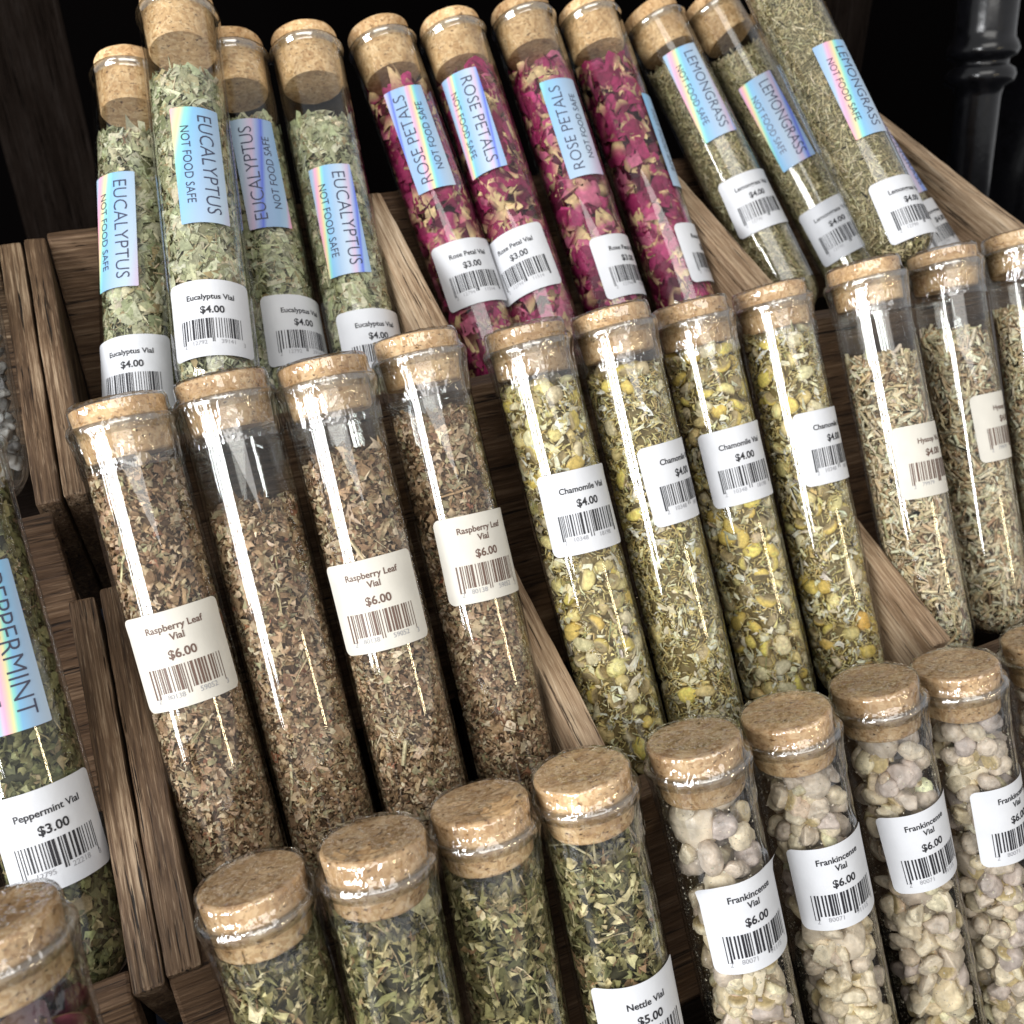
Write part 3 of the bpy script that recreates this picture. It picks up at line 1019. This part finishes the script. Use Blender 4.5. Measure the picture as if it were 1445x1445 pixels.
def filling(kind, top, seed, mix=0.5):
    rs = np.random.RandomState(seed)
    tilt = 0.22
    parts, mat = [], M_LEAF
    z0 = 3.0

    def fr(n, depth, jit, along=0.0, topfrac=0.07, zlo=None, zhi=None, tl=None):
        return frames(rs, n, top if zhi is None else zhi, tilt if tl is None else tl, depth, jit, along, z0 if zlo is None else zlo, topfrac)

    if kind == 'raspberry':
        n = 8500
        parts.append(flakes(rs, n, fr(n, 3.0, .75), 2.0, 1.5, PAL['raspberry'], .6))
        n = 800
        parts.append(flakes(rs, n, fr(n, 1.6, .5), 4.2, 2.9, PAL['raspberry'], .5))
        n = 70
        parts.append(sticks(rs, n, fr(n, 1.0, .25), 8, .5, PAL['stem'], .5, .25))
        n = 12
        parts.append(sticks(rs, n, fr(n, .4, .15), 11, 1.2, [(2, (.70, .58, .36)), (1, (.48, .30, .18))], .4, .1))
        n = 5000
        parts.append(flakes(rs, n, fr(n, 2.0, .8, zhi=top * .62), 1.1, .8, PAL['raspberry'], .4))
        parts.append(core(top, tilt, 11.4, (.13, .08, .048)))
    elif kind == 'eucalyptus':
        n = 2600
        parts.append(flakes(rs, n, fr(n, 3.0, .8), 4.0, 2.5, PAL['eucalyptus'], .3))
        n = 780
        parts.append(flakes(rs, n, fr(n, 1.2, .4), 7.2, 4.8, PAL['eucalyptus'], .2))
        n = 1300
        parts.append(sticks(rs, n, fr(n, 2.2, .45), 6.5, .55, PAL['eucalyptus'] + PAL['stem'], .5, .1))
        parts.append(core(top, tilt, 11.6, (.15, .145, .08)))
    elif kind == 'rose':
        mat = M_PETAL
        n = 360
        parts.append(petals(rs, n, fr(n, 4.2, .95), 10.0))
        n = 150
        parts.append(petals(rs, n, fr(n, 1.8, .5), 15.0))
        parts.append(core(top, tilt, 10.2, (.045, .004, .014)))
    elif kind == 'lemongrass':
        n = 6000
        parts.append(sticks(rs, n, fr(n, 1.8, .4), 6.0, .5, PAL['lemongrass'], .6, .12))
        n = 1100
        parts.append(sticks(rs, n, fr(n, 1.0, .25), 7.5, .7, PAL['lemongrass'], .5, .08))
        n = 1800
        parts.append(flakes(rs, n, fr(n, 1.8, .5), 2.4, 1.0, PAL['lemongrass'], .4))
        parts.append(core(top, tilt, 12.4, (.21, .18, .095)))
    elif kind == 'hyssop':
        n = 2100
        parts.append(sticks(rs, n, fr(n, 2.4, .4), 8.0, 1.8, PAL['hyssop'], .5, .05))
        n = 2600
        parts.append(flakes(rs, n, fr(n, 2.6, .65), 3.8, 1.7, PAL['hyssop'], .4))
        n = 1500
        parts.append(sticks(rs, n, fr(n, 2.2, .5), 4.5, .6, PAL['hyssop'], .5, .15))
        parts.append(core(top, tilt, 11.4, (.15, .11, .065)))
    elif kind == 'nettle':
        n = 4200
        parts.append(flakes(rs, n, fr(n, 3.2, .95), 3.3, 1.8, PAL['nettle'], 1.0))
        n = 700
        parts.append(flakes(rs, n, fr(n, 1.6, .6), 5.4, 3.0, PAL['nettle'], .9))
        n = 170
        parts.append(sticks(rs, n, fr(n, 1.2, .3), 10, .65, PAL['stem'] + [(2, (.56, .51, .30))], .5, .35))
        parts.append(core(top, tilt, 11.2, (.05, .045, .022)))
    elif kind == 'mint':
        n = 4200
        parts.append(flakes(rs, n, fr(n, 2.6, .7), 3.4, 2.1, PAL['mint'], .5))
        n = 650
        parts.append(flakes(rs, n, fr(n, 1.4, .45), 5.6, 3.3, PAL['mint'], .45))
        n = 120
        parts.append(sticks(rs, n, fr(n, 1.4, .3), 8, .5, PAL['stem'], .5, .2))
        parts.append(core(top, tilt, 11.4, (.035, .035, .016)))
    elif kind == 'chamomile':
        nb = int(230 * mix) + 12
        P, tries = [], 0
        while len(P) < nb and tries < 20000:
            tries += 1
            th = rs.rand() * 6.283
            z = 10 + (top - 10) * rs.rand()
            if rs.rand() > 0.25 + 0.75 * math.sin(z * 0.055 + seed) ** 2:      # heads gather in loose bands
                continue
            r = RI - 2.2 - 1.2 * rs.rand()
            q = np.array([r * math.cos(th), r * math.sin(th), z])
            if all(np.linalg.norm(q - s) > 4.9 for s in P):
                P.append(q)
        for _ in range(12):
            a, r = rs.rand() * 6.28, 10.5 * math.sqrt(rs.rand())
            P.append(np.array([r * math.cos(a), r * math.sin(a), top + 0.8 + 0.2 * r * math.sin(a)]))
        parts.append(balls(rs, np.array(P), 3.5, PAL['chamhead']))
        f, n = clear_of(rs, fr(int(7500 - 3000 * mix), 2.8, .5), P, 3.5)
        parts.append(sticks(rs, n, f, 2.6, .6, PAL['chamfine'], .5, .2))
        f, n = clear_of(rs, fr(1700, 2.6, .7), P, 3.3)
        parts.append(flakes(rs, n, f, 2.6, 1.1, PAL['champetal'] + PAL['chamfine'], .6))
        f, n = clear_of(rs, fr(330, .9, .45), P, 2.6)
        parts.append(flakes(rs, n, f, 5.4, 2.3, PAL['champetal'], .7))
        n = 80
        parts.append(sticks(rs, n, fr(n, 1.0, .3), 9, .65, [(1, (.50, .48, .25)), (1, (.66, .60, .37))], .5, .3))
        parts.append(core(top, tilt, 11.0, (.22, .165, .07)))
    elif kind == 'bud':
        mat = M_PETAL
        n = 300
        V, F, c = petals(rs, n, fr(n, 4.5, .7), 12.5)
        c = c * np.array((.22, .17, .15))
        parts.append((V, F, c))
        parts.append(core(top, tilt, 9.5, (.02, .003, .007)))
    elif kind == 'resin':
        mat = M_CRUMB
        n = 2400
        parts.append(flakes(rs, n, fr(n, .25, .5, zhi=top + 4), .5, .4, PAL['dust'], .3))
        P = []
        for _ in range(260):        # pieces deeper inside, seen only through the gaps
            a, r = rs.rand() * 6.28, 4 + 5.5 * rs.rand()
            P.append(np.array([r * math.cos(a), r * math.sin(a), 8 + (top - (46 if mix > .7 else 12)) * rs.rand()]))
        parts.append(balls(rs, np.array(P), 3.6, PAL['resin']))
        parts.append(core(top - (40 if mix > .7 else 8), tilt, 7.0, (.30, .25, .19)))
    V, Q3, Q4, Cc, off = [], [], [], [], 0
    for v, f, c in parts:
        for ff in (f if isinstance(f, list) else [f]):
            (Q4 if ff.shape[1] == 4 else Q3).append(ff + off)
        V.append(v)
        Cc.append(c)
        off += len(v)
    return mesh_np('herb_filling', np.concatenate(V), [np.concatenate(Q4)] + ([np.concatenate(Q3)] if Q3 else []), [mat], cols=np.concatenate(Cc),
                   smooth=True)


def lump_meshes(pal, name, count=14):
    """craggy tears of resin: one to three fused knobs, chipped flat in places"""
    out = []
    V0, F0 = ICO4
    for s in range(count):
        rs = np.random.RandomState(500 + s)
        sc = np.array([1, .75 + .3 * rs.rand(), .70 + .25 * rs.rand()])
        d = np.full(len(V0), .66)
        for _ in range(rs.randint(1, 5)):            # knobs fused together, creased where they meet
            k = rs.randn(3)
            k *= (.30 + .35 * rs.rand()) / np.linalg.norm(k)
            r = np.linalg.norm(k) * 1.05 + .12 + .22 * rs.rand()
            uc = V0 @ k
            d = np.maximum(d, uc + np.sqrt(np.maximum(uc * uc - (k @ k - r * r), 0)))
        d *= 1 + .09 * wob(V0, 900 + s, 3.0, 2) + .075 * np.abs(wob(V0, 965 + s, 8, 2)) + .035 * np.abs(wob(V0, 975 + s, 19, 1)) + .022 * wob(V0, 980 + s, 33, 1)
        V = V0 * (d * .9)[:, None]
        for _ in range(7):                           # broken facets
            nrm = rs.randn(3)
            nrm /= np.linalg.norm(nrm)
            h = V @ nrm
            lim = .50 + .30 * rs.rand()
            V = V - nrm * (np.clip(h - lim, 0, 9) * .85)[:, None]
        V = V * sc
        V = V - (V.max(0) + V.min(0)) / 2
        V = V / np.linalg.norm(V, axis=1).max() * 1.2
        c = np.array(pal[s % len(pal)])
        col = c * (1 + .10 * wob(V0, 700 + s, 3.0)[:, None]) * (1 + .12 * wob(V0, 720 + s, 26, 1)[:, None])
        out.append(mesh_np(name, V, [F0], [M_RESIN], cols=np.clip(col, .01, .92), smooth=True))
    return out


LUMPS = lump_meshes([(.68, .575, .43), (.61, .51, .40), (.53, .44, .365), (.73, .63, .48), (.57, .475, .38), (.69, .57, .39), (.49, .405, .36), (.65, .55, .43), (.46, .385, .35), (.59, .49, .40)], 'resin_lump', 20)
SALT = lump_meshes([(.32, .32, .32), (.26, .26, .27), (.38, .37, .36)], 'salt_crystal', 6)


def add_lumps(root, meshes, name, top, zlo, n, r0, seed, sparse=False):
    rs = np.random.RandomState(seed)
    P, k, tries = [], 0, 0
    while k < n and tries < 9000:
        tries += 1
        rad = r0 * (0.55 + 0.95 * rs.rand() ** 1.5)
        th = -math.pi / 2 + (rs.rand() - .5) * 2 * 2.5
        z = zlo + (top - zlo) * rs.rand()
        if sparse and top - 42 < z and rs.rand() < .72:
            continue
        rr = RI + .3 - rad * 1.2
        if z > top - 5:
            rr *= math.sqrt(rs.rand())
        q = np.array([rr * math.cos(th), rr * math.sin(th), z])
        if any(np.linalg.norm(q - s[0]) < .74 * (rad + s[1]) for s in P):
            continue
        P.append((q, rad))
        o = link(name, meshes[rs.randint(len(meshes))], root)
        o.location = tuple(q * MM)
        o.rotation_euler = tuple(rs.rand(3) * 6.28)
        o.scale = (rad,) * 3
        k += 1


# ------------------------------------------------------------------ the vials
# rim centre (mm, camera-origin frame), sideways slope, lean from the vertical (degrees)
T = {'Ra1': ((1.4, 287.5, -124.0), -0.018, 30.3), 'Ra2': ((32.8, 288.3, -122.5), -0.008, 30.0), 'Ra3': ((64.0, 282.2, -120.8), -0.002, 30.6), 'Ra4': ((98.1, 288.6, -120.2), -0.004, 30.5),
     'C1': ((138.4, 286.9, -122.8), -0.034, 30.1), 'C2': ((173.0, 286.2, -121.9), -0.019, 30.2), 'C3': ((211.5, 290.8, -126.6), -0.023, 29.9), 'C4': ((249.2, 290.6, -125.6), -0.01, 30.0),
     'H1': ((288.9, 282.5, -119.2), 0.005, 30.2), 'H2': ((344.6, 293.6, -123.8), 0.055, 30.1), 'H3': ((386.0, 290.0, -121.0), 0.08, 30.2),
     'N1': ((4.7, 175.6, -215.5), -0.037, 24.0), 'N2': ((36.1, 168.8, -209.5), 0.022, 24.4), 'N3': ((68.6, 172.3, -214.5), 0.021, 24.0), 'N4': ((99.0, 168.1, -211.1), -0.023, 24.0),
     'F1': ((134.8, 163.5, -209.7), -0.054, 24.4), 'F2': ((172.0, 165.5, -215.7), -0.079, 23.6), 'F3': ((211.4, 167.7, -220.0), -0.088, 23.6), 'F4': ((246.1, 164.7, -223.0), -0.066, 24.1),
     'F5': ((292.0, 165.0, -227.0), -0.06, 24.0),
     'E1': ((37.6, 453.5, -46.4), 0.193, 40.1), 'E2': ((58.5, 438.5, -23.9), 0.141, 43.2), 'E3': ((79.2, 452.7, -41.3), 0.071, 40.1), 'E4': ((110.3, 447.2, -39.5), 0.077, 40.4),
     'R1': ((146.6, 453.6, -39.1), -0.06, 39.1), 'R2': ((179.5, 450.1, -36.7), -0.019, 39.9), 'R3': ((216.0, 451.2, -32.5), -0.009, 40.0), 'R4': ((251.8, 451.4, -33.1), -0.021, 40.0),
     'L1': ((288.7, 450.7, -35.9), -0.186, 38.9), 'L2': ((323.2, 450.4, -31.7), -0.216, 40.3), 'L3': ((326.5, 419.5, -6.3), -0.088, 42.9), 'L4': ((364.0, 450.0, -35.1), -0.251, 43.1),
     'PEP': ((-47.0, 288.0, -122.0), -0.012, 30.0), 'BUD': ((-51.0, 172.0, -194.0), -0.02, 24.0), 'SALT': ((-40.0, 450.0, -45.0), 0.05, 40.0)}

KIND = dict(E=('eucalyptus_vial', 'eucalyptus', ['Eucalyptus Vial'], '$4.00', '2 12792 39141 3', 'EUCALYPTUS', 'eucalyptus vials in the top row'),
            R=('rose_petal_vial', 'rose', ['Rose Petal Vial'], '$3.00', '2 12794 11514', 'ROSE PETALS', 'rose petal vials in the top row'),
            L=('lemongrass_vial', 'lemongrass', ['Lemongrass Vial'], '$4.00', '2 12790', 'LEMONGRASS', 'lemongrass vials in the top row'),
            A=('raspberry_leaf_vial', 'raspberry', ['Raspberry Leaf', 'Vial'], '$6.00', '2 80138 59052 3', None, 'raspberry leaf vials in the middle row'),
            C=('chamomile_vial', 'chamomile', ['Chamomile Vial'], '$4.00', '2 10348 18198', None, 'chamomile vials in the middle row'),
            H=('hyssop_vial', 'hyssop', ['Hyssop Vial'], '$4.00', '2 79979', None, 'hyssop vials in the middle row'),
            N=('nettle_vial', 'nettle', ['Nettle Vial'], '$5.00', '2 80111', None, 'nettle vials in the bottom row'),
            F=('frankincense_vial', 'resin', ['Frankincense', 'Vial'], '$6.00', '2 80071 91115', None, 'frankincense vials in the bottom row'),
            P=('peppermint_vial', 'mint', ['Peppermint Vial'], '$3.00', '2 12795 22218 8', 'PEPPERMINT', None),
            B=('rosebud_vial', 'bud', None, None, None, None, None),
            S=('salt_vial', 'salt', None, None, None, None, None))

# key: (kind, unfilled length below the rim, price label (below rim, degrees), foil label (below rim, degrees, reads upwards, band shift), film, label text)
VIALS = [
    ('E1', 'E', 29, (129, -14), (74, -33, 0, .26), 0, 'leftmost eucalyptus vial, sitting lowest, blue foil label along its left side'),
    ('E2', 'E', 31, (133, -4), (75, 4, 0, .36), 0, 'eucalyptus vial raised in front of its neighbours, cork touching the top of the photo'),
    ('E3', 'E', 33, (125, 20), (60.5, 2, 1, .66), 0, 'shaded eucalyptus vial half hidden behind the raised one, its foil label reading upwards'),
    ('E4', 'E', 36, (136, 7), (85, -15, 0, .22), 0, 'eucalyptus vial next to the rose petal vials, pink band on its foil label'),
    ('R1', 'R', 26, (113, -4), (53, -14, 1, .90), 0, 'rose petal vial beside the eucalyptus, foil label reading upwards with a bright blue corner'),
    ('R2', 'R', 25, (113, -34), (49, -38, 0, .14), 0, 'rose petal vial whose price label touches its neighbour label, foil label reading downwards'),
    ('R3', 'R', 28, (127, 22), (62.5, -2, 1, .46), 0, 'third rose petal vial from the eucalyptus, plain pale blue foil label reading upwards'),
    ('R4', 'R', 28, (126, 48), (72, 50, 0, .50), 0, 'rose petal vial next to the lemongrass, both labels turned away to the right'),
    ('L1', 'L', 24, (101.5, -12), (45, -20, 0, .24), 0, 'lemongrass vial next to the rose petals, foil label highest under its cork'),
    ('L2', 'L', 27, (126, -32), (68, -38, 0, .30), 0, 'lemongrass vial sunk between two others, turquoise rainbow edge on its foil label'),
    ('L3', 'L', 22, (140, 0), (82.6, -8, 0, .17), 0, 'large lemongrass vial lying on top of the others, cork out of frame'),
    ('L4', 'L', 24, (137, 8), (97, 10, 0, .5), 0, 'lemongrass vial mostly hidden behind the large one against the end wall of the rack'),
    ('Ra1', 'A', 14, (71, -4), None, 1, 'raspberry leaf vial at the left end of its row, beside the wooden panels'),
    ('Ra2', 'A', 36, None, None, 1, 'raspberry leaf vial with no price label facing out, filled lowest with a big empty top'),
    ('Ra3', 'A', 25, (70.7, -14), None, 1, 'raspberry leaf vial with a reddish chip at its surface, third of the group'),
    ('Ra4', 'A', 22, (69, 8), None, 1, 'raspberry leaf vial beside the chamomile, nearly full with a price label high up'),
    ('C1', 'C', 16, (58, 0), None, 1, 'chamomile vial next to the raspberry leaf, large yellow heads near the top'),
    ('C2', 'C', 17, (56.4, 24), None, 1, 'chamomile vial filled mostly with fine florets, label turned to the right'),
    ('C3', 'C', 12.5, (55, -5), None, 1, 'chamomile vial with the whole label facing out, third of the group'),
    ('C4', 'C', 11, (57, 15), None, 1, 'chamomile vial next to the hyssop, fine florets packed up to its cork'),
    ('H1', 'H', 34, (73, 8), None, 1, 'hyssop vial beside the chamomile, empty top third and whole cream label'),
    ('H2', 'H', 31, (70, 22), None, 1, 'hyssop vial in the middle of its group, cream label cut by its right side'),
    ('H3', 'H', 29, (67, 34), None, 1, 'hyssop vial cut off by the right edge of the photo'),
    ('N1', 'N', 11.5, None, None, 1, 'nettle vial at the left end of the bottom row, cork seen lowest'),
    ('N2', 'N', 12, None, None, 1, 'second nettle vial from the left in the bottom row'),
    ('N3', 'N', 15, None, None, 1, 'third nettle vial, long curled stem across the top of its filling'),
    ('N4', 'N', 16, (66, -3), None, 1, 'nettle vial showing its price label beside the frankincense'),
    ('F1', 'F', 13, (47, -2), None, 1, 'frankincense vial next to the nettle, loosely filled with dark gaps and a tilted label'),
    ('F2', 'F', 13, (47, -9), None, 1, 'frankincense vial with small cream lumps above its label, second of the group'),
    ('F3', 'F', 13, (48.7, -8), None, 1, 'frankincense vial with a large pinkish grey lump under its cork, third of the group'),
    ('F4', 'F', 15, (48, 7), None, 1, 'frankincense vial whose label is cut by the right edge of the photo'),
    ('F5', 'F', 15, None, None, 1, 'frankincense vial of which only the cork edge shows at the right edge'),
    ('PEP', 'P', 15, (111, 13), (58.6, 8, 0, .92), 1, 'dark green peppermint vial at the left edge of the photo'),
    ('BUD', 'B', 24, None, None, 1, 'vial of dark red petals at the bottom left corner with a large cork'),
    ('SALT', 'S', 24, None, None, 0, 'vial of grey white crystals peeking in at the left edge'),
]

for idx, (key, kd, empty_len, pl, fl, film, lab) in enumerate(VIALS):
    P, tx, le = T[key]
    le = math.radians(le)
    a = np.array([tx, math.sin(le), math.cos(le)])
    a /= np.linalg.norm(a)
    ex = np.array([1.0, 0, 0]) - a * a[0]
    ex /= np.linalg.norm(ex)
    ey = np.cross(a, ex)
    nm, fk, lines, price, digits, title, grp = KIND[kd]
    root = bpy.data.objects.new(nm, None)
    C.objects.link(root)
    root.empty_display_size = 0.02
    B = (np.array(P) - a * LEN) * MM
    mw = Matrix.Identity(4)
    for i in range(3):
        mw[i][0], mw[i][1], mw[i][2] = ex[i], ey[i], a[i]
    mw.translation = (B[0], B[1], B[2] + CAM_H)
    root.matrix_world = mw
    tag(root, lab, 'vial', grp)
    gt = link('glass_tube', ME_GLASS, root)
    link('glass_rim', ME_RIM, gt)
    rs = np.random.RandomState(idx)
    ck = link('cork', (CORK_SHORT if film else CORK_DEEP)[idx % 3], root)
    ck.location = (0, 0, (LEN + 0.7 * (rs.rand() - .5)) * MM)
    ck.rotation_euler = (0.02 * rs.randn(), 0.02 * rs.randn(), rs.rand() * 6.28)
    top = LEN - empty_len
    if fk == 'salt':
        add_lumps(root, SALT, 'salt_crystal', 84, 14, 98, 3.9, idx)
    else:
        mix = {'F1': .8, 'C1': .8, 'C2': .12, 'C3': .9, 'C4': .45}.get(key, .5)
        link('herb_filling', filling(fk, top, 100 + idx * 7, mix), root)
    if fk == 'resin':
        add_lumps(root, LUMPS, 'resin_lump', top, 46, 96, {'F1': 7.4, 'F2': 6.6, 'F3': 7.6}.get(key, 6.6), 40 + idx, sparse=(key == 'F1'))
    if pl:
        s, ph = pl
        ctr = 0.045 if len(lines) == 2 else 0.095     # the price line sits above the label's middle
        price_label(lines, price, digits, math.radians(ph), LEN - s - 29 * ctr, root, cream=kd in 'AH', tilt=0.03 * rs.randn(), lift=0.14 if key == 'F1' else 0.02 * rs.rand())
    if fl:
        s, ph, up, sh = fl
        gain = {'E1': .45, 'E2': .30, 'E3': .50, 'E4': .75, 'R1': .75, 'R2': .85, 'R3': .28, 'R4': .25, 'L1': .55, 'L2': .65, 'L3': .5, 'PEP': .7}.get(key, .5)
        foil_label(title, math.radians(ph), LEN - s, root, up, sh, gain)
    if film:
        fo = link('shrink_wrap', FILMS[idx % 3], root)
        fo.location = (0, 0, LEN * MM)
        fo.rotation_euler = (0, 0, rs.rand() * 6.28)
